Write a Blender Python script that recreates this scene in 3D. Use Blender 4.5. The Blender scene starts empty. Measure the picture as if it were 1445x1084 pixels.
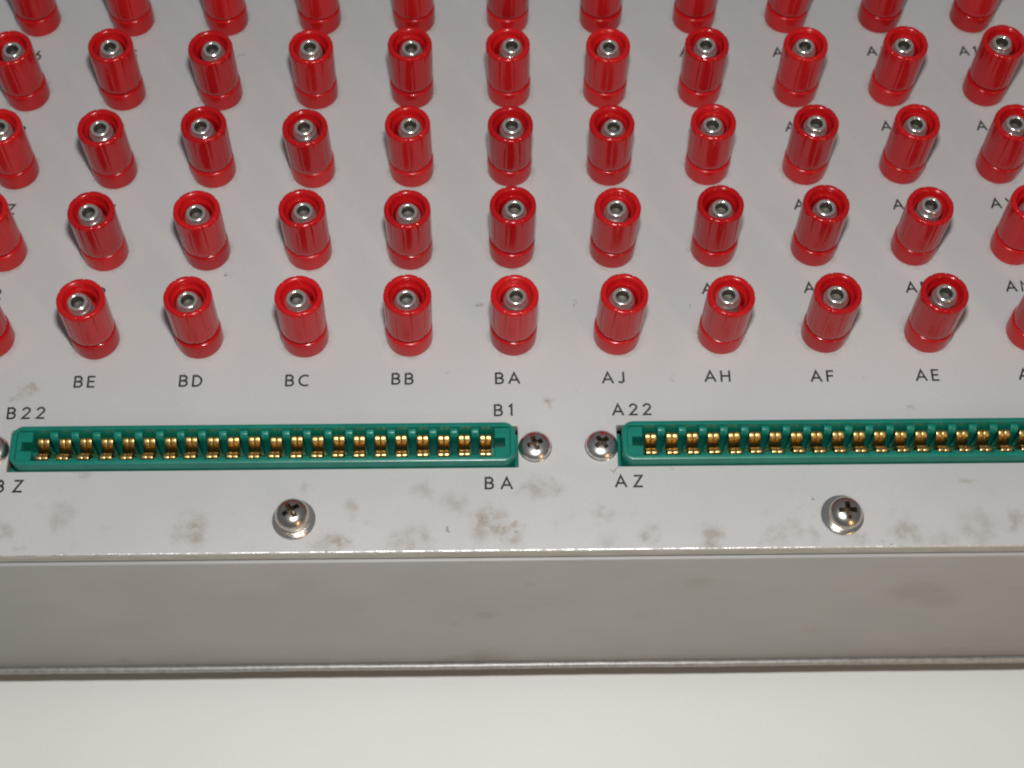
import bpy, bmesh, math, random
from mathutils import Matrix, Vector
from math import sin, cos, pi, radians

random.seed(7)
S = bpy.context.scene
COL = S.collection
MM = 0.001
ZP = 74.0            # height of the panel surface above the table, mm

# ------------------------------------------------------------------ camera
W, H = 1445.0, 1084.0
F = 2309.8
RC = (Matrix.Rotation(radians(-2.2785), 3, 'Z') @ Matrix.Rotation(radians(27.8087), 3, 'X')
      @ Matrix.Rotation(radians(1.5354), 3, 'Z'))
CP = Vector((-6.2436, -157.9005, 279.3465))      # mm, relative to the panel surface

def un(u, v, z=0.0):
    """pixel -> point on the horizontal plane z (mm above the panel)"""
    d = RC @ Vector(((u - W / 2) / F, -(v - H / 2) / F, -1.0))
    t = (z - CP.z) / d.z
    return CP + d * t

cd = bpy.data.cameras.new('camera')
cam = bpy.data.objects.new('camera', cd)
COL.objects.link(cam)
cam.matrix_world = Matrix.Translation((CP + Vector((0, 0, ZP))) * MM) @ RC.to_4x4()
cd.sensor_width = 36.0
cd.lens = F / W * 36.0
cd.clip_start = 0.01
cd.clip_end = 20.0
cd.dof.use_dof = True
cd.dof.focus_distance = 0.306
cd.dof.aperture_fstop = 24.0
S.camera = cam

# ------------------------------------------------------------------ light
wd = bpy.data.worlds.new('World')
S.world = wd
wd.use_nodes = True
bg = wd.node_tree.nodes['Background']
bg.inputs[0].default_value = (0.90, 0.95, 1.0, 1)
bg.inputs[1].default_value = 0.14

def area(name, loc, target, sx, sy, power, color):
    l = bpy.data.lights.new(name, 'AREA')
    l.shape = 'RECTANGLE'; l.size = sx; l.size_y = sy
    l.energy = power; l.color = color
    o = bpy.data.objects.new(name, l)
    COL.objects.link(o)
    o.location = loc
    d = (Vector(target) - Vector(loc)).normalized()
    o.rotation_euler = d.to_track_quat('-Z', 'Y').to_euler()
    return o
# the camera's own flash, a little above and to the right of the lens
fl = CP + Vector((0, 0, ZP)) + RC @ Vector((5.0, 56.0, 2.0))
area('camera_flash', fl * MM, (0, 0.015, ZP * MM), 0.020, 0.011, 0.92, (1.0, 0.995, 0.985))
# a warm room lamp low on the right behind the photographer
area('warm_room_lamp', (0.62, -0.90, 0.50), (0, 0, ZP * MM), 0.12, 0.60, 1.9, (1.0, 0.58, 0.22))

S.view_settings.view_transform = 'Standard'
S.view_settings.look = 'None'
S.view_settings.exposure = 0.0
S.view_settings.gamma = 1.0
S.view_settings.use_curve_mapping = False
S.render.engine = 'CYCLES'
S.render.resolution_x = 1024
S.render.resolution_y = 768
S.cycles.pixel_filter_type = 'BLACKMAN_HARRIS'
S.cycles.filter_width = 2.1

# ------------------------------------------------------------------ node helpers
class NT:
    def __init__(s, name):
        s.m = bpy.data.materials.new(name); s.m.use_nodes = True
        s.t = s.m.node_tree; s.p = s.t.nodes['Principled BSDF']
    def n(s, typ, **kw):
        nd = s.t.nodes.new(typ)
        for k, v in kw.items(): setattr(nd, k, v)
        return nd
    def put(s, sock, v):
        if isinstance(v, bpy.types.NodeSocket): s.t.links.new(v, sock)
        elif isinstance(v, (tuple, list)) and len(v) == 3 and sock.type == 'RGBA': sock.default_value = (*v, 1)
        else: sock.default_value = v
    def math(s, op, a, b=0.0, c=0.0, clamp=False):
        nd = s.n('ShaderNodeMath', operation=op, use_clamp=clamp)
        for i, v in enumerate((a, b, c)): s.put(nd.inputs[i], v)
        return nd.outputs[0]
    def vm(s, op, a, b=(0, 0, 0)):
        nd = s.n('ShaderNodeVectorMath', operation=op)
        s.put(nd.inputs[0], a); s.put(nd.inputs[1], b)
        return nd.outputs[1] if op in ('LENGTH', 'DISTANCE') else nd.outputs[0]
    def noise(s, vec, scale, detail=4.0, rough=0.55):
        nd = s.n('ShaderNodeTexNoise')
        s.put(nd.inputs['Vector'], vec); nd.inputs['Scale'].default_value = scale
        nd.inputs['Detail'].default_value = detail; nd.inputs['Roughness'].default_value = rough
        return nd.outputs['Fac']
    def ramp(s, fac, lo, hi, a=0.0, b=1.0):
        nd = s.n('ShaderNodeMapRange', interpolation_type='SMOOTHSTEP')
        s.put(nd.inputs[0], fac)
        for i, v in enumerate((lo, hi, a, b)): nd.inputs[i + 1].default_value = v
        return nd.outputs[0]
    def mix(s, fac, a, b):
        nd = s.n('ShaderNodeMix', data_type='RGBA')
        s.put(nd.inputs[0], fac); s.put(nd.inputs[6], a); s.put(nd.inputs[7], b)
        return nd.outputs[2]
    def pos(s):
        return s.n('ShaderNodeNewGeometry').outputs['Position']
    def obj(s): return s.n('ShaderNodeTexCoord').outputs['Object']
    def rnd(s): return s.n('ShaderNodeObjectInfo').outputs['Random']
    def bump(s, h, strength, dist):
        nd = s.n('ShaderNodeBump'); nd.inputs['Strength'].default_value = strength
        nd.inputs['Distance'].default_value = dist; s.put(nd.inputs['Height'], h)
        s.t.links.new(nd.outputs[0], s.p.inputs['Normal'])
    def set(s, **kw):
        for k, v in kw.items(): s.put(s.p.inputs[k.replace('_', ' ')], v)
        return s.m

def scaled_mm(t):
    """object coordinates in mm"""
    nd = t.n('ShaderNodeVectorMath', operation='SCALE')
    t.put(nd.inputs[0], t.obj()); nd.inputs['Scale'].default_value = 1000.0
    return nd.outputs[0]

PX, PY = 20.3363, 19.886
# stains seen on the panel: pixel, radius px, strength
STAINS = [(270, 748, 26, .55), (262, 735, 14, .3), (90, 728, 22, .32), (118, 664, 13, .4), (37, 551, 13, .8), (24, 562, 9, .5),
          (466, 770, 24, .65), (495, 715, 14, .35), (588, 764, 24, .45), (600, 692, 18, .3), (690, 738, 26, .6), (723, 757, 18, .7),
          (722, 745, 12, .7), (760, 690, 20, .35), (781, 692, 14, .45), (738, 690, 10, .4), (852, 723, 13, .4), (915, 752, 13, .55), (1005, 758, 22, .7),
          (1095, 755, 16, .45), (1120, 744, 16, .4), (1150, 755, 12, .4), (1280, 750, 26, .55), (1380, 745, 28, .5),
          (1430, 735, 18, .5), (773, 566, 8, .7), (677, 431, 5, .9), (1285, 573, 6, .35), (560, 760, 16, .3), (860, 765, 20, .3),
          (5, 750, 16, .4), (640, 708, 20, .3), (1330, 770, 22, .4), (1366, 681, 6, .5), (948, 536, 6, .5), (1210, 762, 14, .4), (430, 690, 9, .3)]

def panel_paint():
    t = NT('grey_panel_paint')
    v = scaled_mm(t)
    big = t.noise(v, 0.02, 3)
    fine = t.noise(v, 1.6, 6, 0.7)
    col = t.mix(t.ramp(big, .3, .7), (0.450, 0.446, 0.440), (0.490, 0.486, 0.480))
    col = t.mix(t.math('MULTIPLY', t.ramp(fine, .35, .7), .35), col, (0.43, 0.426, 0.42))
    # stains
    flat = t.vm('MULTIPLY', v, (1, 1, 0))
    wob = t.n('ShaderNodeTexNoise'); t.put(wob.inputs['Vector'], flat)
    wob.inputs['Scale'].default_value = .24; wob.inputs['Detail'].default_value = 7; wob.inputs['Roughness'].default_value = .68
    off = t.n('ShaderNodeVectorMath', operation='MULTIPLY_ADD')
    t.put(off.inputs[0], wob.outputs['Color']); off.inputs[1].default_value = (9.0, 6.5, 0); off.inputs[2].default_value = (-4.5, -3.25, 0)
    fv = t.vm('ADD', flat, off.outputs[0])
    tot = None
    for (u, w, r, s) in STAINS:
        p = un(u, w)
        d = t.vm('DISTANCE', fv, (p.x, p.y, 0))
        k = t.ramp(d, r / 7.6 * .15, r / 7.6 * 1.45, min(1.0, s * (1.25 if u < 800 or r < 10 else .95)), 0.0)
        tot = k if tot is None else t.math('MAXIMUM', tot, k)
    grain = t.math('MULTIPLY', t.ramp(t.noise(flat, 2.6, 5, .75), .34, .66, .6, 1.0), t.ramp(t.noise(flat, .35, 4, .6), .36, .62))
    mott = t.math('MULTIPLY', tot, t.math('MULTIPLY_ADD', grain, .85, .15))
    # general grime, denser along the front edge
    edge = t.ramp(t.n_sep_y(v), -45.5, -28.0, 1.0, 0.08)
    g2 = t.math('MULTIPLY', t.ramp(t.noise(flat, .22, 6, .7), .56, .78), edge)
    mott = t.math('MAXIMUM', mott, t.math('MULTIPLY', g2, .40))
    col = t.mix(t.math('MULTIPLY', mott, 1.0), col, (0.200, 0.140, 0.078))
    # fine rubbed scratches
    for ang, sc, k in ((.5, .11, .10), (-.9, .13, .10), (1.3, .09, .08)):
        rt = t.n('ShaderNodeVectorRotate', rotation_type='Z_AXIS'); t.put(rt.inputs['Vector'], flat); rt.inputs['Angle'].default_value = ang
        sv = t.vm('MULTIPLY', rt.outputs[0], (sc, 3.2, 1))
        ln = t.ramp(t.noise(sv, 1.0, 1, .4), .70, .74)
        col = t.mix(t.math('MULTIPLY', ln, k), col, (0.70, 0.70, 0.68))
    # dark specks
    vo = t.n('ShaderNodeTexVoronoi', feature='F1'); t.put(vo.inputs['Vector'], fv); vo.inputs['Scale'].default_value = .16
    sp = t.ramp(vo.outputs['Distance'], .03, .075, 1.0, 0.0)
    keep = t.n('ShaderNodeSeparateColor'); t.put(keep.inputs[0], vo.outputs['Color'])
    sp = t.math('MULTIPLY', sp, t.ramp(keep.outputs[0], .55, .9))
    col = t.mix(t.math('MULTIPLY', sp, .75), col, (0.12, 0.10, 0.08))
    # faint rubbed rings round the sockets
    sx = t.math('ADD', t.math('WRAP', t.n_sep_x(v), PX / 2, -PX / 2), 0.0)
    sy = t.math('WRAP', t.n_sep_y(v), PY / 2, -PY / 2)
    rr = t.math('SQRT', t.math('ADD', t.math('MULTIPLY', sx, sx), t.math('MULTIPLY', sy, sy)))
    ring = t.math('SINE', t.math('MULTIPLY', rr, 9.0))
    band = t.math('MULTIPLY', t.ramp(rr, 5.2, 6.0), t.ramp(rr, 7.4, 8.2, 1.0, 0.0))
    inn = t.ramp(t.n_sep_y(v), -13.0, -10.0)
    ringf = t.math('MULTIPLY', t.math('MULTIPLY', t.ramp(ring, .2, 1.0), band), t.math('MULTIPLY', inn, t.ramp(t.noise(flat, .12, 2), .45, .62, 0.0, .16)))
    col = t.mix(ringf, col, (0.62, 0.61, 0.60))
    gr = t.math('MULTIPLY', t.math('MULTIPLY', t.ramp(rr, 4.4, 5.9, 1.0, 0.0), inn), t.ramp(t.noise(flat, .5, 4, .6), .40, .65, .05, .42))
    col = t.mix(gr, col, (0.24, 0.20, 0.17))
    rough = t.math('MULTIPLY_ADD', fine, .16, .40)
    t.bump(t.noise(v, 3.0, 3), .10, .0001)
    return t.set(Base_Color=col, Roughness=rough, Specular_IOR_Level=.35)

def _sep(i):
    def f(s, v):
        nd = s.n('ShaderNodeSeparateXYZ'); s.put(nd.inputs[0], v); return nd.outputs[i]
    return f
def _comb(s, r):
    nd = s.n('ShaderNodeCombineXYZ')
    for i in range(3): s.put(nd.inputs[i], r)
    return nd.outputs[0]
NT.n_comb = _comb
NT.n_sep_x, NT.n_sep_y, NT.n_sep_z = _sep(0), _sep(1), _sep(2)

def chassis_paint():
    t = NT('grey_chassis_paint')
    v = scaled_mm(t)
    st = t.vm('MULTIPLY', v, (.06, 1, 1.6))
    a = t.noise(st, .8, 5, .6)
    b = t.noise(v, .05, 4)
    sp = t.noise(v, 2.2, 4, .7)
    col = t.mix(t.ramp(b, .3, .7), (0.372, 0.371, 0.362), (0.402, 0.400, 0.391))
    col = t.mix(t.math('MULTIPLY', t.ramp(a, .4, .8), .15), col, (0.34, 0.337, 0.325))
    s = t.ramp(t.noise(v, .09, 6, .65), .60, .78)
    col = t.mix(t.math('MULTIPLY', s, .45), col, (0.24, 0.20, 0.16))
    col = t.mix(t.math('MULTIPLY', t.ramp(sp, .62, .75), .30), col, (0.30, 0.27, 0.23))
    wob = t.n('ShaderNodeTexNoise'); t.put(wob.inputs['Vector'], v); wob.inputs['Scale'].default_value = .22; wob.inputs['Detail'].default_value = 5
    off = t.n('ShaderNodeVectorMath', operation='MULTIPLY_ADD')
    t.put(off.inputs[0], wob.outputs['Color']); off.inputs[1].default_value = (7, 0, 7); off.inputs[2].default_value = (-3.5, 0, -3.5)
    fv = t.vm('ADD', t.vm('MULTIPLY', v, (1, 0, 1)), off.outputs[0])
    for x, z, r, k in ((-6, 15, 5.5, .42), (-13, 14, 2.5, .3), (78, 52, 6.0, .32), (84, 47, 4.5, .25), (35, 58, 3.0, .3), (26, 40, 3.5, .12), (-68, 20, 2.0, .3), (-83, 16, 1.8, .35), (62, 30, 3.0, .2), (100, 24, 4.0, .2), (-40, 60, 5.0, .12)):
        d = t.vm('DISTANCE', fv, (x, 0, z))
        col = t.mix(t.ramp(d, 0.0, r * 1.4, k, 0.0), col, (0.24, 0.18, 0.13))
    t.bump(t.math('ADD', sp, a), .06, .0001)
    return t.set(Base_Color=col, Roughness=t.math('MULTIPLY_ADD', a, .15, .36), Specular_IOR_Level=.4)

def bare_edge():
    t = NT('worn_aluminium_edge')
    v = scaled_mm(t)
    st = t.vm('MULTIPLY', v, (.15, 1, 1))
    a = t.noise(st, 1.2, 6, .7)
    col = t.mix(t.ramp(a, .3, .7), (0.36, 0.345, 0.29), (0.48, 0.465, 0.42))
    t.bump(t.noise(v, 2.5, 4), .15, .0001)
    return t.set(Base_Color=col, Roughness=.38, Metallic=.35)

def red_plastic():
    t = NT('red_plastic')
    v = scaled_mm(t)
    r = t.rnd()
    off = t.vm('MULTIPLY', t.n_comb(r), (900.0, 500.0, 300.0))
    col = t.mix(r, (0.37, 0.004, 0.006), (0.50, 0.007, 0.009))
    dirt = t.ramp(t.noise(t.vm('ADD', v, off), .45, 6, .7), .56, .76)
    col = t.mix(t.math('MULTIPLY', dirt, .22), col, (0.27, 0.08, 0.06))
    rough = t.math('ADD', t.math('MULTIPLY_ADD', t.noise(t.vm('ADD', v, off), .8, 4), .22, .03), t.math('MULTIPLY', r, .09))
    t.bump(t.noise(v, 1.1, 3), .08, .0002)
    t.p.inputs['Subsurface Weight'].default_value = 0.0
    return t.set(Base_Color=col, Roughness=rough, Specular_IOR_Level=.38)

def nickel(name, c, r0, r1, met=1.0):
    t = NT(name)
    v = scaled_mm(t)
    a = t.noise(v, 1.4, 5, .65)
    col = t.mix(t.ramp(a, .35, .7), c, tuple(x * .72 for x in c))
    t.bump(t.noise(v, 1.2, 2), .03, .0002)
    return t.set(Base_Color=col, Metallic=met, Roughness=t.math('MULTIPLY_ADD', a, r1 - r0, r0))

def green_plastic():
    t = NT('green_plastic')
    v = scaled_mm(t)
    a = t.noise(v, .25, 5, .6)
    col = t.mix(t.ramp(a, .3, .7), (0.003, 0.150, 0.110), (0.006, 0.185, 0.137))
    d = t.ramp(t.noise(v, .6, 6, .75), .60, .8)
    col = t.mix(t.math('MULTIPLY', d, .4), col, (0.09, 0.10, 0.07))
    t.bump(t.noise(v, 1.2, 4), .10, .0002)
    return t.set(Base_Color=col, Roughness=t.math('MULTIPLY_ADD', a, .2, .22), Specular_IOR_Level=.5)

def gold():
    t = NT('gold_plating')
    v = scaled_mm(t)
    a = t.noise(v, .9, 5, .65)
    col = t.mix(t.ramp(a, .35, .7), (0.82, 0.58, 0.24), (0.64, 0.42, 0.15))
    return t.set(Base_Color=col, Metallic=1.0, Roughness=t.math('MULTIPLY_ADD', a, .18, .26))

def ink():
    t = NT('black_ink')
    v = scaled_mm(t)
    a = t.noise(v, 2.2, 5, .7)
    r = t.rnd()
    lo = t.mix(r, (0.010, 0.010, 0.011), (0.030, 0.030, 0.031))
    col = t.mix(t.math('MULTIPLY', t.ramp(a, .53, .72), .65), lo, (0.28, 0.275, 0.265))
    return t.set(Base_Color=col, Roughness=.45)

def table_mat():
    t = NT('white_table_laminate')
    v = scaled_mm(t)
    b = t.noise(v, .012, 4)
    f = t.noise(v, 1.2, 5, .7)
    col = t.mix(t.ramp(b, .3, .7), (0.83, 0.835, 0.80), (0.86, 0.865, 0.835))
    col = t.mix(t.math('MULTIPLY', t.ramp(f, .5, .8), .25), col, (0.64, 0.63, 0.59))
    sc = t.vm('MULTIPLY', v, (1.0, .05, 1))
    col = t.mix(t.math('MULTIPLY', t.ramp(t.noise(sc, .35, 2), .70, .76), .12), col, (0.5, 0.49, 0.46))
    return t.set(Base_Color=col, Roughness=.42, Specular_IOR_Level=.35)

def dark_mat():
    t = NT('dark_interior')
    a = t.noise(scaled_mm(t), .5, 3)
    return t.set(Base_Color=t.mix(a, (0.012, 0.011, 0.010), (0.03, 0.027, 0.024)), Roughness=.8)

def lip_mat():
    t = NT('worn_steel_lip')
    v = scaled_mm(t)
    a = t.noise(v, .9, 6, .7)
    col = t.mix(t.ramp(a, .3, .7), (0.30, 0.29, 0.275), (0.44, 0.43, 0.41))
    t.bump(t.noise(v, 1.3, 4, .7), .16, .0004)
    return t.set(Base_Color=col, Metallic=.5, Roughness=t.math('MULTIPLY_ADD', a, .2, .30))

def worn_mat():
    t = NT('rubbed_bare_edge')
    v = scaled_mm(t)
    a = t.noise(t.vm('MULTIPLY', v, (.5, 1, 1)), .9, 6, .75)
    k = t.ramp(a, .40, .56)
    t.bump(t.noise(v, 1.6, 4, .7), .28, .0003)
    return t.set(Base_Color=t.mix(k, (0.45, 0.44, 0.40), (0.72, 0.71, 0.69)), Metallic=t.math('MULTIPLY', k, .9), Roughness=t.math('MULTIPLY_ADD', a, .25, .20))

M = dict(worn=worn_mat(), lip=lip_mat(), panel=panel_paint(), chassis=chassis_paint(), edge=bare_edge(), red=red_plastic(),
         pin=nickel('nickel_plated_pin', (0.80, 0.785, 0.75), .13, .28, .84),
         hole=nickel('dull_dark_bore', (0.20, 0.185, 0.165), .45, .60),  # darker, rougher nickel for the inside of the pin hole
         recess=nickel('grimy_shaded_recess', (0.36, 0.30, 0.23), .22, .4),  # grime, plus the recess's dark reflections put into the colour
         screw=nickel('tarnished_nickel_screw', (0.72, 0.66, 0.59), .16, .34),
         washer=nickel('bright_washer', (0.76, 0.74, 0.71), .18, .34),
         green=green_plastic(), gold=gold(), ink=ink(), table=table_mat(), dark=dark_mat())

# ------------------------------------------------------------------ mesh helpers (all in mm)
def mesh(name, verts, faces, mats, smooth=False, fmat=None, autosmooth=None):
    me = bpy.data.meshes.new(name)
    me.from_pydata([(x * MM, y * MM, z * MM) for x, y, z in verts], [], faces)
    for m in mats: me.materials.append(m)
    if fmat:
        for p, i in zip(me.polygons, fmat): p.material_index = i
    bm = bmesh.new(); bm.from_mesh(me)
    bmesh.ops.recalc_face_normals(bm, faces=bm.faces)
    if autosmooth is not None:
        for f in bm.faces: f.smooth = True
        for e in bm.edges:
            if len(e.link_faces) == 2 and e.calc_face_angle(0) > radians(autosmooth): e.smooth = False
    bm.to_mesh(me); bm.free()
    if smooth:
        for p in me.polygons: p.use_smooth = True
    me.update()
    return me

def link(name, me, parent=None, loc=(0, 0, 0), rot=(0, 0, 0)):
    o = bpy.data.objects.new(name, me)
    COL.objects.link(o)
    o.parent = parent
    o.location = Vector(loc) * MM
    o.rotation_euler = rot
    return o

def bevel(me, w, seg=2, ang=40):
    bm = bmesh.new(); bm.from_mesh(me)
    es = [e for e in bm.edges if len(e.link_faces) == 2 and e.calc_face_angle(0) > radians(ang)]
    bmesh.ops.bevel(bm, geom=es, offset=w * MM, offset_type='OFFSET', segments=seg, profile=.5, affect='EDGES', clamp_overlap=True)
    for f in bm.faces: f.smooth = True
    for e in bm.edges:
        if len(e.link_faces) == 2 and e.calc_face_angle(0) > radians(50): e.smooth = False
    bm.to_mesh(me); bm.free()
    return me

def lathe(profile, n=64, rfun=None):
    """closed profile list (r, z); rfun(r, z, angle) -> r"""
    vs, fs = [], []
    for r, z in profile:
        for k in range(n):
            a = 2 * pi * k / n
            q = rfun(r, z, a) if rfun else r
            vs.append((q * cos(a), q * sin(a), z))
    for i in range(len(profile) - 1):
        for k in range(n):
            a, b = i * n + k, i * n + (k + 1) % n
            fs.append((a, b, b + n, a + n))
    if profile[0][0] > 1e-6: fs.append(tuple(range(n))[::-1])
    if profile[-1][0] > 1e-6: fs.append(tuple((len(profile) - 1) * n + k for k in range(n)))
    return vs, fs

def boxv(x0, x1, y0, y1, z0, z1, vs, fs):
    b = len(vs)
    vs += [(x0, y0, z0), (x1, y0, z0), (x1, y1, z0), (x0, y1, z0), (x0, y0, z1), (x1, y0, z1), (x1, y1, z1), (x0, y1, z1)]
    fs += [tuple(b + i for i in q) for q in ((0, 3, 2, 1), (4, 5, 6, 7), (0, 1, 5, 4), (1, 2, 6, 5), (2, 3, 7, 6), (3, 0, 4, 7))]

# ------------------------------------------------------------------ table
vs = [(-1200, -900, 0), (1200, -900, 0), (1200, 1100, 0), (-1200, 1100, 0)]
vs += [(x, y, -25) for x, y, z in vs]
fs = [(0, 1, 2, 3), (7, 6, 5, 4), (0, 4, 5, 1), (1, 5, 6, 2), (2, 6, 7, 3), (3, 7, 4, 0)]
tb = link('table_top', mesh('table_top', vs, fs, [M['table']]))
tb['kind'] = 'structure'; tb['label'] = 'smooth off-white table top under the grey metal box'

# ------------------------------------------------------------------ the box
box = bpy.data.objects.new('breakout_box', None)
COL.objects.link(box)
box['label'] = 'light grey metal breakout box with rows of red binding posts and two green edge connectors'
box['category'] = 'breakout box'
X0, X1, Y0, Y1 = -164.0, 178.0, -45.3, 172.0
CUT = [(-95.25, 0.55, -28.30, -19.62), (19.35, 115.35, -28.30, -19.62)]
TH = 3.0

def plate():
    xs = [X0, CUT[0][0], CUT[0][1], CUT[1][0], CUT[1][1], X1]
    ys = [Y0, CUT[0][2], CUT[0][3], Y1]
    nx, ny = len(xs), len(ys)
    vs = [(x, y, 0.0) for y in ys for x in xs] + [(x, y, -TH) for y in ys for x in xs]
    fs, fm = [], []
    hole = lambda i, j: j == 1 and i in (1, 3)
    def q(i, j, k=0): return k * nx * ny + j * nx + i
    for j in range(ny - 1):
        for i in range(nx - 1):
            if hole(i, j): continue
            fs.append((q(i, j), q(i + 1, j), q(i + 1, j + 1), q(i, j + 1))); fm.append(0)
            fs.append((q(i, j, 1), q(i, j + 1, 1), q(i + 1, j + 1, 1), q(i + 1, j, 1))); fm.append(0)
            for (di, dj, a, b) in ((0, -1, (i, j), (i + 1, j)), (1, 0, (i + 1, j), (i + 1, j + 1)), (0, 1, (i + 1, j + 1), (i, j + 1)), (-1, 0, (i, j + 1), (i, j))):
                ii, jj = i + di, j + dj
                if ii < 0 or jj < 0 or ii >= nx - 1 or jj >= ny - 1 or hole(ii, jj):
                    fs.append((q(*a), q(*a, 1), q(*b, 1), q(*b))); fm.append(1)
    me = bevel(mesh('top_plate', vs, fs, [M['panel'], M['edge'], M['worn']], fmat=fm), .30, 3)
    for p in me.polygons:               # paint rubbed off the rounded front edge
        if p.normal.y < -.2 and .2 < p.normal.z < .97 and p.center.y < Y0 * MM + .001: p.material_index = 2
    return me
top = link('top_plate', plate(), box, (0, 0, ZP))

YF = -45.75           # front of the chassis wall
def chassis():
    zt, zb = ZP - TH - .55, 10.2
    t = 1.6
    o = [(X0 - .4, YF), (X1 + .4, YF), (X1 + .4, Y1 + .4), (X0 - .4, Y1 + .4)]
    i = [(X0 - .4 + t, YF + t), (X1 + .4 - t, YF + t), (X1 + .4 - t, Y1 + .4 - t), (X0 - .4 + t, Y1 + .4 - t)]
    vs = [(*p, zb) for p in o] + [(*p, zt) for p in o] + [(*p, zt) for p in i] + [(*p, zb) for p in i]
    fs = []
    for k in range(4):
        n = (k + 1) % 4
        fs += [(k, n, n + 4, k + 4), (k + 4, n + 4, n + 8, k + 8), (k + 8, n + 8, n + 12, k + 12), (k + 12, n + 12, n, k)]
    return bevel(mesh('chassis', vs, fs, [M['chassis']]), .28, 3)
ch = link('chassis', chassis(), box)
# inner floor and gasket that keep the inside dark
# gasket: only a rim strip along the front
vs, fs = [], []
boxv(X0 + 1.8, X1 - 1.8, YF + 1.0, YF + 6.0, ZP - TH - .54, ZP - TH - .01, vs, fs)
link('gasket', mesh('gasket', vs, fs, [M['dark']]), ch)
vs, fs = [], []
boxv(X0 + 1.6, X1 - 1.6, YF + 2.0, Y1 - 1.6, 10.4, 11.4, vs, fs)
link('bottom_plate', mesh('bottom_plate', vs, fs, [M['dark']]), ch)
# rolled lip along the foot of the front wall
def lip():
    n, vs, fs = 20, [], []
    cy, cz, r = YF - .55, 10.85, .78
    NX = 120
    for i in range(NX + 1):
        x = X0 - .4 + (X1 - X0 + .8) * i / NX
        dy = .02 * sin(i * 1.7) + .03 * sin(i * .31 + 1)
        for k in range(n):
            a = 2 * pi * k / n
            vs.append((x, cy + dy + r * cos(a), cz + dy * .6 + r * sin(a)))
    for i in range(NX):
        for k in range(n):
            a, b = i * n + k, i * n + (k + 1) % n
            fs.append((a, b, b + n, a + n))
    fs += [tuple(range(n)), tuple(NX * n + k for k in range(n))]
    return mesh('bottom_lip', vs, fs, [M['lip']], autosmooth=50)
link('bottom_lip', lip(), ch)

foot = mesh('rubber_foot', *lathe([(6.0, 0), (6.4, .4), (7.0, 10.5)], 40), [M['dark']], autosmooth=40)
for x in (X0 + 18, X1 - 18):
    for y in (Y0 + 22, Y1 - 22): link('rubber_foot', foot, ch, (x, y, 0))

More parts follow.
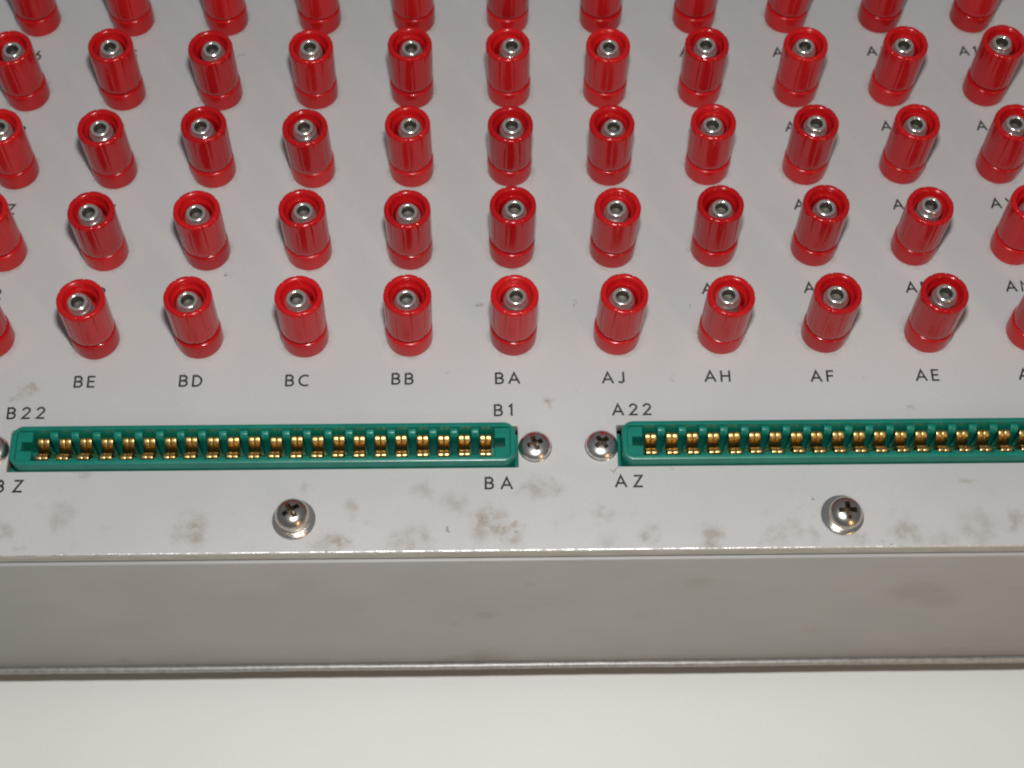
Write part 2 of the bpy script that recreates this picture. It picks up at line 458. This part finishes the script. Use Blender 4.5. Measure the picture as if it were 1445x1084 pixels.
# ------------------------------------------------------------------ printed letters: a single-line drawn alphabet
def arc(cx, cy, rx, ry, a0, a1, n=12):
    return [(cx + rx * cos(radians(a0 + (a1 - a0) * i / n)), cy + ry * sin(radians(a0 + (a1 - a0) * i / n))) for i in range(n + 1)]
G = {
 'A': (.74, [[(0, 0), (.37, 1), (.74, 0)], [(.13, .32), (.61, .32)]]),
 'B': (.52, [[(0, 0), (0, 1)], [(0, 1), (.26, 1)] + arc(.26, .76, .22, .24, 90, -90) + [(0, .52)], [(0, .52), (.28, .52)] + arc(.28, .26, .24, .26, 90, -90) + [(0, 0)]]),
 'C': (.62, [arc(.42, .5, .42, .5, 62, 298, 20)]),
 'D': (.60, [[(0, 0), (0, 1), (.18, 1)] + arc(.18, .5, .42, .5, 90, -90, 18) + [(0, 0)]]),
 'E': (.44, [[(.44, 1), (0, 1), (0, 0), (.44, 0)], [(0, .52), (.40, .52)]]),
 'F': (.42, [[(.42, 1), (0, 1), (0, 0)], [(0, .52), (.38, .52)]]),
 'H': (.60, [[(0, 0), (0, 1)], [(.60, 0), (.60, 1)], [(0, .52), (.60, .52)]]),
 'J': (.34, [[(.34, 1), (.34, .2)] + arc(.15, .2, .19, .2, 0, -140, 10)]),
 'K': (.54, [[(0, 0), (0, 1)], [(.50, 1), (0, .42)], [(.16, .6), (.54, 0)]]),
 'L': (.42, [[(0, 1), (0, 0), (.42, 0)]]),
 'M': (.76, [[(0, 0), (.08, 1), (.38, .2), (.68, 1), (.76, 0)]]),
 'N': (.62, [[(0, 0), (0, 1), (.62, 0), (.62, 1)]]),
 'P': (.50, [[(0, 0), (0, 1), (.24, 1)] + arc(.24, .74, .25, .26, 90, -90) + [(0, .48)]]),
 'R': (.52, [[(0, 0), (0, 1), (.24, 1)] + arc(.24, .74, .25, .26, 90, -90) + [(0, .48)], [(.2, .48), (.52, 0)]]),
 'S': (.48, [arc(.24, .76, .21, .24, 40, 270, 14) + arc(.24, .26, .24, .26, 90, -140, 14)]),
 'T': (.52, [[(0, 1), (.52, 1)], [(.26, 1), (.26, 0)]]),
 'U': (.56, [[(0, 1), (0, .28)] + arc(.28, .28, .28, .28, 180, 360, 14) + [(.56, 1)]]),
 'V': (.62, [[(0, 1), (.31, 0), (.62, 1)]]),
 'W': (.90, [[(0, 1), (.22, 0), (.45, .9), (.68, 0), (.90, 1)]]),
 'X': (.58, [[(0, 0), (.56, 1)], [(.02, 1), (.58, 0)]]),
 'Y': (.58, [[(0, 1), (.29, .46), (.58, 1)], [(.29, .46), (.29, 0)]]),
 'Z': (.54, [[(.04, 1), (.54, 1), (0, 0), (.54, 0)]]),
 '0': (.54, [arc(.27, .5, .27, .5, 0, 360, 24)]),
 '1': (.20, [[(0, .86), (.16, 1), (.16, 0)]]),
 '2': (.50, [arc(.25, .74, .24, .26, 165, -38, 14) + [(0, 0), (.50, 0)]]),
 '3': (.48, [arc(.22, .76, .21, .24, 150, -90, 14) + arc(.22, .26, .26, .26, 90, -150, 14)]),
 '4': (.56, [[(.42, 0), (.42, 1), (0, .26), (.56, .26)]]),
 '5': (.48, [[(.44, 1), (.10, 1), (.05, .56)] + arc(.2, .31, .28, .31, 110, -140, 14)]),
 '6': (.52, [[(.38, 1), (.08, .46)] + arc(.26, .29, .26, .29, 150, 510, 22)]),
 '7': (.48, [[(0, 1), (.48, 1), (.12, 0)]]),
 '8': (.52, [arc(.26, .75, .21, .25, 0, 360, 20), arc(.26, .26, .26, .26, 0, 360, 20)]),
 '9': (.52, [arc(.26, .71, .26, .29, -30, 330, 22), [(.44, .52), (.14, 0)]]),
}
def text_mesh(s, cap=2.62, gap=.45, stroke=.155):
    x, vs, fs = 0.0, [], []
    hw = stroke / 2
    lv = 0
    for chx in s:
        wdt, polys = G[chx]
        for pl in polys:
            pl = [(x + a, b * (1 - stroke) + hw) for a, b in pl]
            L, R = [], []
            n = len(pl)
            for i, p in enumerate(pl):
                d0 = Vector(p) - Vector(pl[i - 1]) if i else Vector(pl[1]) - Vector(p)
                d1 = Vector(pl[i + 1]) - Vector(p) if i < n - 1 else d0
                d0 = d0.normalized(); d1 = d1.normalized()
                n0, n1 = Vector((-d0.y, d0.x)), Vector((-d1.y, d1.x))
                m = n0 + n1
                m = n0 if m.length < .2 else m.normalized()
                k = hw / max(.45, m.dot(n0))
                e = d0 * (-hw * .7 if i == 0 else (hw * .7 if i == n - 1 else 0))
                L.append(Vector(p) + m * k + e); R.append(Vector(p) - m * k + e)
            b = len(vs); z = .030 + .004 * lv; lv += 1      # strokes cross on levels 4 microns apart
            for p in L: vs.append((p.x * cap, p.y * cap, z))
            for p in R: vs.append((p.x * cap, p.y * cap, z))
            for i in range(n - 1): fs.append((b + i, b + n + i, b + n + i + 1, b + i + 1))
        x += wdt + gap
    wd_ = (x - gap) * cap
    return vs, fs, wd_
def put_text(s, x, y, align='c', width=None, jit=.12):
    vs, fs, w = text_mesh(s)
    if width:                                    # spread the letters to the measured width
        base = w; n = len(s) - 1
        g = .45 + (width - base) / 2.62 / n
        vs, fs, w = text_mesh(s, gap=g)
    dx = -w / 2 if align == 'c' else 0
    me = mesh('printed_label', [(a + dx, b, c) for a, b, c in vs], fs, [M['ink']])
    for p in me.polygons:
        if p.normal.z < 0: p.flip()
    o = link('printed_label', me, top, (x + random.uniform(-jit, jit), y + random.uniform(-jit, jit), 0), (0, 0, radians(random.uniform(-.6, .6))))
    o['label'] = 'printed black letters ' + s
    return o
LET = 'ABCDEFHJKLMNPRSTUVWXYZ'
seq = list(LET) + [str(i) for i in range(1, 23)]
def code(c, r):
    sec, k = ('B', -c) if c <= 0 else ('A', 8 - c)
    i = r * 8 + k
    return sec + seq[i]
for r in range(5):
    for c in range(-5, 6):
        put_text(code(c, r), c * PX - (1.15 if r == 0 else (1.4 if c <= 0 else .45)), r * PY - 10.75)
for s, x, y, w in (('B22', -96.4, -17.4, 6.85), ('B1', -3.75, -17.65, 3.3), ('A22', 18.85, -17.75, 7.2), ('BZ', -96.7, -32.6, 4.75), ('BA', -5.65, -32.9, 4.9), ('AZ', 18.7, -32.75, 4.9)):
    put_text(s, x, y, 'l', w, 0)

# ------------------------------------------------------------------ binding posts
NG = 10
def flute(r, z, a):
    if r < 4.0: return r
    t = ((a / (2 * pi) * NG) % 1.0) - .5
    g = math.exp(-(t / .050) ** 2)
    return r - (.27 * g) * min(1, max(0.6, (z - 4) / 8)) + .016 * cos(2 * NG * a)
CB = 4.95             # underside of the cap
CH = 15.60            # rim height
capP = [(3.0, CB), (4.05, CB), (4.36, CB + .12), (4.46, CB + .35), (4.48, CB + 1.2), (4.50, 8.5), (4.53, 12.0), (4.56, CH - .85), (4.55, CH - .55), (4.49, CH - .30), (4.38, CH - .12), (4.25, CH - .03),
        (4.14, CH), (3.78, CH - .03), (3.58, CH - .12), (3.46, CH - .30), (3.36, CH - .80), (3.20, CH - 1.30), (3.02, CH - 1.62), (2.80, CH - 1.78), (2.72, CH - 2.0), (2.70, CH - 5.5), (1.2, CH - 5.6)]
vs, fs = lathe(capP, 128, flute)
ME_CAP = mesh('cap', vs, fs, [M['red']], autosmooth=48)
colP = [(4.40, 0.0), (4.54, .10), (4.56, .4), (4.56, 4.15), (4.50, 4.42), (4.36, 4.56), (4.1, 4.60), (3.2, 4.60), (3.1, 4.9)]
vs, fs = lathe(colP, 72)
ME_COL = mesh('binding_post', vs, fs, [M['red']], autosmooth=48)
def pin_profile(T=15.05):
    p = [(2.30, 4.0), (2.30, 10.6)]
    z = 10.7
    while z < T - 2.5:                   # rounded thread crests
        p += [(2.24, z), (2.38, z + .13), (2.42, z + .22), (2.37, z + .32), (2.26, z + .44)]; z += .5
    p += [(2.32, T - 2.02), (2.43, T - 1.86), (2.45, T - 1.68), (2.39, T - 1.48), (2.27, T - 1.34), (2.16, T - 1.27), (2.14, T - 1.20), (2.24, T - 1.12), (2.28, T - 1.02), (2.23, T - .90), (2.12, T - .80), (2.07, T - .74), (2.09, T - .64), (2.07, T - .46),
          (1.99, T - .26), (1.88, T - .11), (1.74, T - .02), (1.54, T), (1.38, T - .04), (1.28, T - .14), (1.23, T - .34), (1.20, T - 1.7), (1.15, T - 1.9), (.0001, T - 2.1)]
    return p
vs, fs = lathe(pin_profile(), 48)
fm = [1 if max(math.hypot(vs[i][0], vs[i][1]) for i in f) < 1.27 else 0 for f in fs]
ME_PIN = mesh('pin', vs, fs, [M['pin'], M['hole']], fmat=fm, autosmooth=40)
colname = {0: 'BA', -1: 'BB', -2: 'BC', -3: 'BD', -4: 'BE', 1: 'AJ', 2: 'AH', 3: 'AF', 4: 'AE'}
ordn = ['front', 'second', 'third', 'fourth', 'fifth']
for r in range(5):
    for c in range(-5, 6):
        jx, jy = random.uniform(-.12, .12), random.uniform(-.12, .12)
        b = link('binding_post', ME_COL, box, (c * PX + jx, r * PY + jy, ZP + .01), (0, 0, random.uniform(0, 6.28)))
        b['label'] = 'red binding post with hollow metal pin, above the printed letters ' + code(c, r)
        lift = random.choice((0, .05, .12, .2, .32)) if random.random() < .75 else random.uniform(.3, .5)
        link('cap', ME_CAP, b, (random.uniform(-.06, .06), random.uniform(-.06, .06), lift - .18),
             (radians(random.gauss(0, .8)), radians(random.gauss(0, .8)), random.uniform(0, 6.28)))
        link('pin', ME_PIN, b, (random.uniform(-.08, .08), random.uniform(-.08, .08), random.uniform(-.40, .30)),
             (radians(random.gauss(0, .8)), radians(random.gauss(0, .8)), random.uniform(0, 6.28)))

# ------------------------------------------------------------------ edge connectors
HB = 2.3              # height of the connector rim above the panel
LX, WY = 94.4, 8.15   # body
PITCH = 3.96
CY = -23.98           # slot centre line
def rrect(x0, x1, y0, y1, r, n=6):
    out = []
    for cx, cy, a in ((x1 - r, y0 + r, -90), (x1 - r, y1 - r, 0), (x0 + r, y1 - r, 90), (x0 + r, y0 + r, 180)):
        for i in range(n + 1):
            t = radians(a + 90 * i / n); out.append((cx + r * cos(t), cy + r * sin(t)))
    return out
def connector_mesh():
    """local origin: middle of the slot at panel level"""
    hx, hy = LX / 2, WY / 2
    # loops from outside bottom, up, over the rim, down inside
    N = 7
    def loop(d, r, z): return [(x, y, z) for x, y in rrect(-hx + d, hx - d, -hy + d, hy - d, r, N)]
    loops = [loop(0, 2.2, -3.2), loop(0, 2.2, HB - .35), loop(.10, 2.1, HB - .10), loop(.34, 1.9, HB),
             loop(.82, .8, HB), loop(.92, .72, HB - .08), loop(1.10, .55, HB - .95)]
    vs, fs = [], []
    n = len(loops[0])
    for L in loops: vs += L
    for i in range(len(loops) - 1):
        for k in range(n):
            a, b = i * n + k, i * n + (k + 1) % n
            fs.append((a, b, b + n, a + n))
    # inner wall down to the floor of the cells
    base = (len(loops) - 1) * n
    b0 = len(vs)
    vs += [(x, y, -7.0) for x, y, z in loops[-1]]
    for k in range(n):
        fs.append((base + k, base + (k + 1) % n, b0 + (k + 1) % n, b0 + k))
    fs.append(tuple(b0 + k for k in range(n)))
    # end blocks with the card slot cut into them
    for s in (-1, 1):
        xi, xo = 43.35, hx - 1.05
        x0, x1 = sorted((s * xi, s * xo))
        z1 = HB - .55
        boxv(x0, x1, .95, hy - 1.12, -6.9, z1, vs, fs)
        boxv(x0, x1, -hy + 1.12, -.95, -6.9, z1 - .12, vs, fs)
        xe = s * (hx - 1.9); a, b = sorted((xe, s * (hx - 1.06)))
        boxv(a, b, -.94, .94, -6.9, z1 - .05, vs, fs)
        a, b = sorted((s * 43.36, xe + s * .01))
        boxv(a, b, -.94, .94, -6.9, -3.0, vs, fs)
    # mounting flange under the panel
    boxv(-hx - 8.5, -hx + .05, -4.0, 4.0, -6.6, -3.25, vs, fs)
    boxv(hx - .05, hx + 8.5, -4.0, 4.0, -6.6, -3.25, vs, fs)
    me = mesh('edge_connector', vs, fs, [M['green']], autosmooth=35)
    return me
def strip(path, x0, x1, th, vs, fs):
    """a bent metal strip following path [(y, z)]"""
    L, R = [], []
    n = len(path)
    for i, (y, z) in enumerate(path):
        a = path[max(0, i - 1)]; b = path[min(n - 1, i + 1)]
        d = Vector((b[0] - a[0], b[1] - a[1])).normalized()
        nr = Vector((-d.y, d.x))
        L.append((y + nr.x * th / 2, z + nr.y * th / 2)); R.append((y - nr.x * th / 2, z - nr.y * th / 2))
    loop = L + R[::-1]; m = len(loop)
    xm, rx = (x0 + x1) / 2, (x1 - x0) / 2
    # slightly crowned across the width
    cross = [(-1, -.07), (-.88, -.012), (-.5, .008), (0, .012), (.5, .008), (.88, -.012), (1, -.07)]
    b = len(vs)
    for cx_, dz in cross:
        for j, (y, z) in enumerate(loop):
            k = dz if j < n else dz
            vs.append((xm + cx_ * rx, y, z + k))
    C = len(cross)
    for i in range(C - 1):
        for j in range(m):
            p, q = b + i * m + j, b + i * m + (j + 1) % m
            fs.append((p, q, q + m, p + m))
    fs.append(tuple(b + j for j in range(m))[::-1]); fs.append(tuple(b + (C - 1) * m + j for j in range(m)))
def smooth_path(pts, sub=4):
    out = []
    P_ = [pts[0]] + pts + [pts[-1]]
    for i in range(1, len(P_) - 2):
        for k in range(sub):
            t = k / sub
            q = []
            for c in (0, 1):
                p0, p1, p2, p3 = (P_[i + d][c] for d in (-1, 0, 1, 2))
                q.append(.5 * (2 * p1 + (p2 - p0) * t + (2 * p0 - 5 * p1 + 4 * p2 - p3) * t * t + (3 * p1 - p0 - 3 * p2 + p3) * t ** 3))
            out.append(tuple(q))
    out.append(pts[-1])
    return out
def contact_mesh(s, dz):
    path = [(2.55, -1.6), (2.42, -.45), (2.06, .08), (1.50, .02), (.94, -.50), (.60, -1.5), (.56, -2.4), (.85, -3.8), (1.35, -5.2), (1.6, -6.9)]
    path = smooth_path([(s * y, z + dz) for y, z in path], 4)
    vs, fs = [], []
    for a in (-1.08, .03):
        strip(path, a, a + 1.05, .22, vs, fs)
    me = mesh('contact', vs, fs, [M['gold']], autosmooth=60)
    return me
ME_CR, ME_CF = contact_mesh(1, .55), contact_mesh(-1, .75)
def divider_mesh():
    vs, fs = [], []
    for s in (1, -1):
        hy = WY / 2 - 1.08
        top_ = 1.45 if s > 0 else 1.2
        prof = [(hy, -6.95), (hy, top_), (hy - .35, top_ + .02)]
        for i in range(1, 9):
            t = radians(90 - 90 * i / 8)
            prof.append((hy - .35 - .95 * (1 - sin(t)) * 0 - .95 * cos(t), top_ - 1.5 + 1.52 * sin(t)))
        prof += [(hy - 1.32, -2.0), (hy - 1.62, -6.95)]
        prof = [(s * y, z) for y, z in prof]
        b = len(vs); m = len(prof)
        hw = .74
        cross = [(-hw, .10), (-hw + .09, .025), (-hw + .22, 0), (hw - .22, 0), (hw - .09, .025), (hw, .10)]
        for x, dn in cross:
            for (y, z) in prof:
                inner = abs(y) < hy - .01
                vs.append((x, y + (s * dn if inner else 0), z - (dn if z > -6 else 0)))
        for i in range(len(cross) - 1):
            for j in range(m):
                p, q = b + i * m + j, b + i * m + (j + 1) % m
                fs.append((p, q, q + m, p + m))
        fs.append(tuple(b + j for j in range(m))); fs.append(tuple(b + (len(cross) - 1) * m + j for j in range(m)))
    return mesh('divider', vs, fs, [M['green']], autosmooth=50)
ME_DIV = divider_mesh()
ME_CON = connector_mesh()
for cx, lab in ((-47.2, 'green edge connector between the printed letters B22 and B1'), (67.35, 'green edge connector starting beside the printed letters A22')):
    cn = link('edge_connector', ME_CON, box, (cx, CY, ZP))
    cn['label'] = lab
    for i in range(22):
        x = (i - 10.5) * PITCH
        j = lambda a: random.uniform(-a, a)
        link('contact', ME_CR, cn, (x + j(.08), j(.06), j(.10)), (0, radians(j(1.5)), radians(j(2.0))))
        link('contact', ME_CF, cn, (x + j(.08), j(.05), j(.08)), (0, radians(j(1.5)), radians(j(2.0))))
        if i < 21:
            link('divider', ME_DIV, cn, (x + PITCH / 2 + j(.03), 0, j(.03)))

# ------------------------------------------------------------------ screws
def head_mesh(name, prof, rec_r, depth, mat):
    vs, fs = lathe(prof, 56)
    me = mesh(name, vs, fs, [mat])
    zt = max(z for r, z in prof)
    cv, cf = [], []
    # tapered cross
    w0, w1, r1 = .50, .34, rec_r * .5
    for ang in (0, pi / 2):
        b = len(cv)
        ca, sa = cos(ang), sin(ang)
        k = 1.0 if ang == 0 else .985
        for z, ln, hw in ((zt + .4, rec_r * 1.08 * k, w0 * k), (zt - depth, r1 * k, w1 * k)):
            for sx, sy in ((-1, -1), (1, -1), (1, 1), (-1, 1)):
                x, y = sx * ln, sy * hw
                cv.append((x * ca - y * sa, x * sa + y * ca, z if ang == 0 else z + (.003 if z > zt else -.003)))
        cf.append([tuple(b + i for i in q) for q in ((0, 1, 2, 3), (7, 6, 5, 4), (0, 4, 5, 1), (1, 5, 6, 2), (2, 6, 7, 3), (3, 7, 4, 0))])
    o = bpy.data.objects.new('tmp', me); COL.objects.link(o)
    cuts = []
    for k in range(2):
        cm = mesh('tmpc', cv[k * 8:k * 8 + 8], [tuple(i - k * 8 for i in f) for f in cf[k]], [])
        co = bpy.data.objects.new('tmpc', cm); COL.objects.link(co); cuts.append(co)
        md = o.modifiers.new('b', 'BOOLEAN'); md.operation = 'DIFFERENCE'; md.solver = 'EXACT'; md.object = co
    bpy.context.view_layer.update()
    dg = bpy.context.evaluated_depsgraph_get()
    res = bpy.data.meshes.new_from_object(o.evaluated_get(dg))
    for q in cuts + [o]: bpy.data.objects.remove(q, do_unlink=True)
    res.name = name
    bm = bmesh.new(); bm.from_mesh(res)
    bmesh.ops.remove_doubles(bm, verts=bm.verts, dist=1e-6)
    es = [e for e in bm.edges if len(e.link_faces) == 2 and e.calc_face_angle(0) > radians(38)]
    for f in bm.faces: f.smooth = True
    for e in es: e.smooth = False
    bm.to_mesh(res); bm.free()
    res.materials.clear(); res.materials.append(mat); res.materials.append(M['recess'])
    pr = sorted((r_, z_) for r_, z_ in prof if z_ > .3)
    for p in res.polygons:
        x, y, z = p.center / MM
        r_ = math.hypot(x, y)
        surf = zt
        for (ra, za), (rb, zb_) in zip(pr, pr[1:]):
            if ra <= r_ <= rb: surf = za + (zb_ - za) * (r_ - ra) / max(rb - ra, 1e-6)
        p.material_index = 1 if (r_ < rec_r * 1.1 and surf - z > .12 and z > .15) else 0
    return res
def dome(R, h, skirt, n=12):
    p = [(R * .96, 0), (R, .08), (R, skirt)]
    for i in range(1, n):
        t = pi / 2 * i / n
        p.append((R * cos(t) ** .85, skirt + (h - skirt) * sin(t)))
    p.append((.0001, h))
    return p
ME_TRUSS = head_mesh('screw', dome(3.05, 1.75, .35), 1.65, 1.45, M['washer'])
ME_PAN = head_mesh('screw', dome(3.18, 3.0, .95), 1.85, 1.9, M['screw'])
def washer_mesh(ri, ro, th):
    return mesh('washer', *lathe([(ri, 0), (ro - .08, 0), (ro, .1), (ro, th - .12), (ro - .14, th), (ri, th)], 64), [M['washer']], autosmooth=40)
ME_W1, ME_W2 = washer_mesh(.5, 3.18, .22), washer_mesh(.5, 3.98, .62)
for (x, y, a, lab) in ((3.76, -24.25, 20, 'round cross-head screw beside the connector end marked B1'),
                       (16.32, -24.15, 38, 'round cross-head screw beside the connector end marked A22'),
                       (-98.35, -24.0, 10, 'round cross-head screw beside the connector end marked B22'),
                       (118.4, -24.0, 60, 'round cross-head screw at the far end of the A22 connector')):
    s = link('screw', ME_TRUSS, box, (x, y, ZP + .20), (radians(random.uniform(-1.5, 1.5)), radians(random.uniform(-1.5, 1.5)), radians(a)))
    s['label'] = lab
    link('washer', ME_W1, s, (0, 0, -.19))
s = link('screw', ME_PAN, box, (-41.2, -38.55, ZP + 1.1), (radians(-5), radians(1.0), radians(33)))
s['label'] = 'dome-headed cross-head screw with a loose washer, in front of the B connector'
w = link('washer', ME_W2, s, (.05, -.12, -1.08), (radians(4.2), radians(-1.0), 0))
s = link('screw', ME_PAN, box, (60.72, -39.0, ZP + .62), (radians(4.0), radians(3.5), radians(2)))
s['label'] = 'dome-headed cross-head screw, washer tight under it, in front of the A connector'
w = link('washer', ME_W2, s, (-.25, .05, -.62), (radians(-3.5), radians(-3.0), 0))
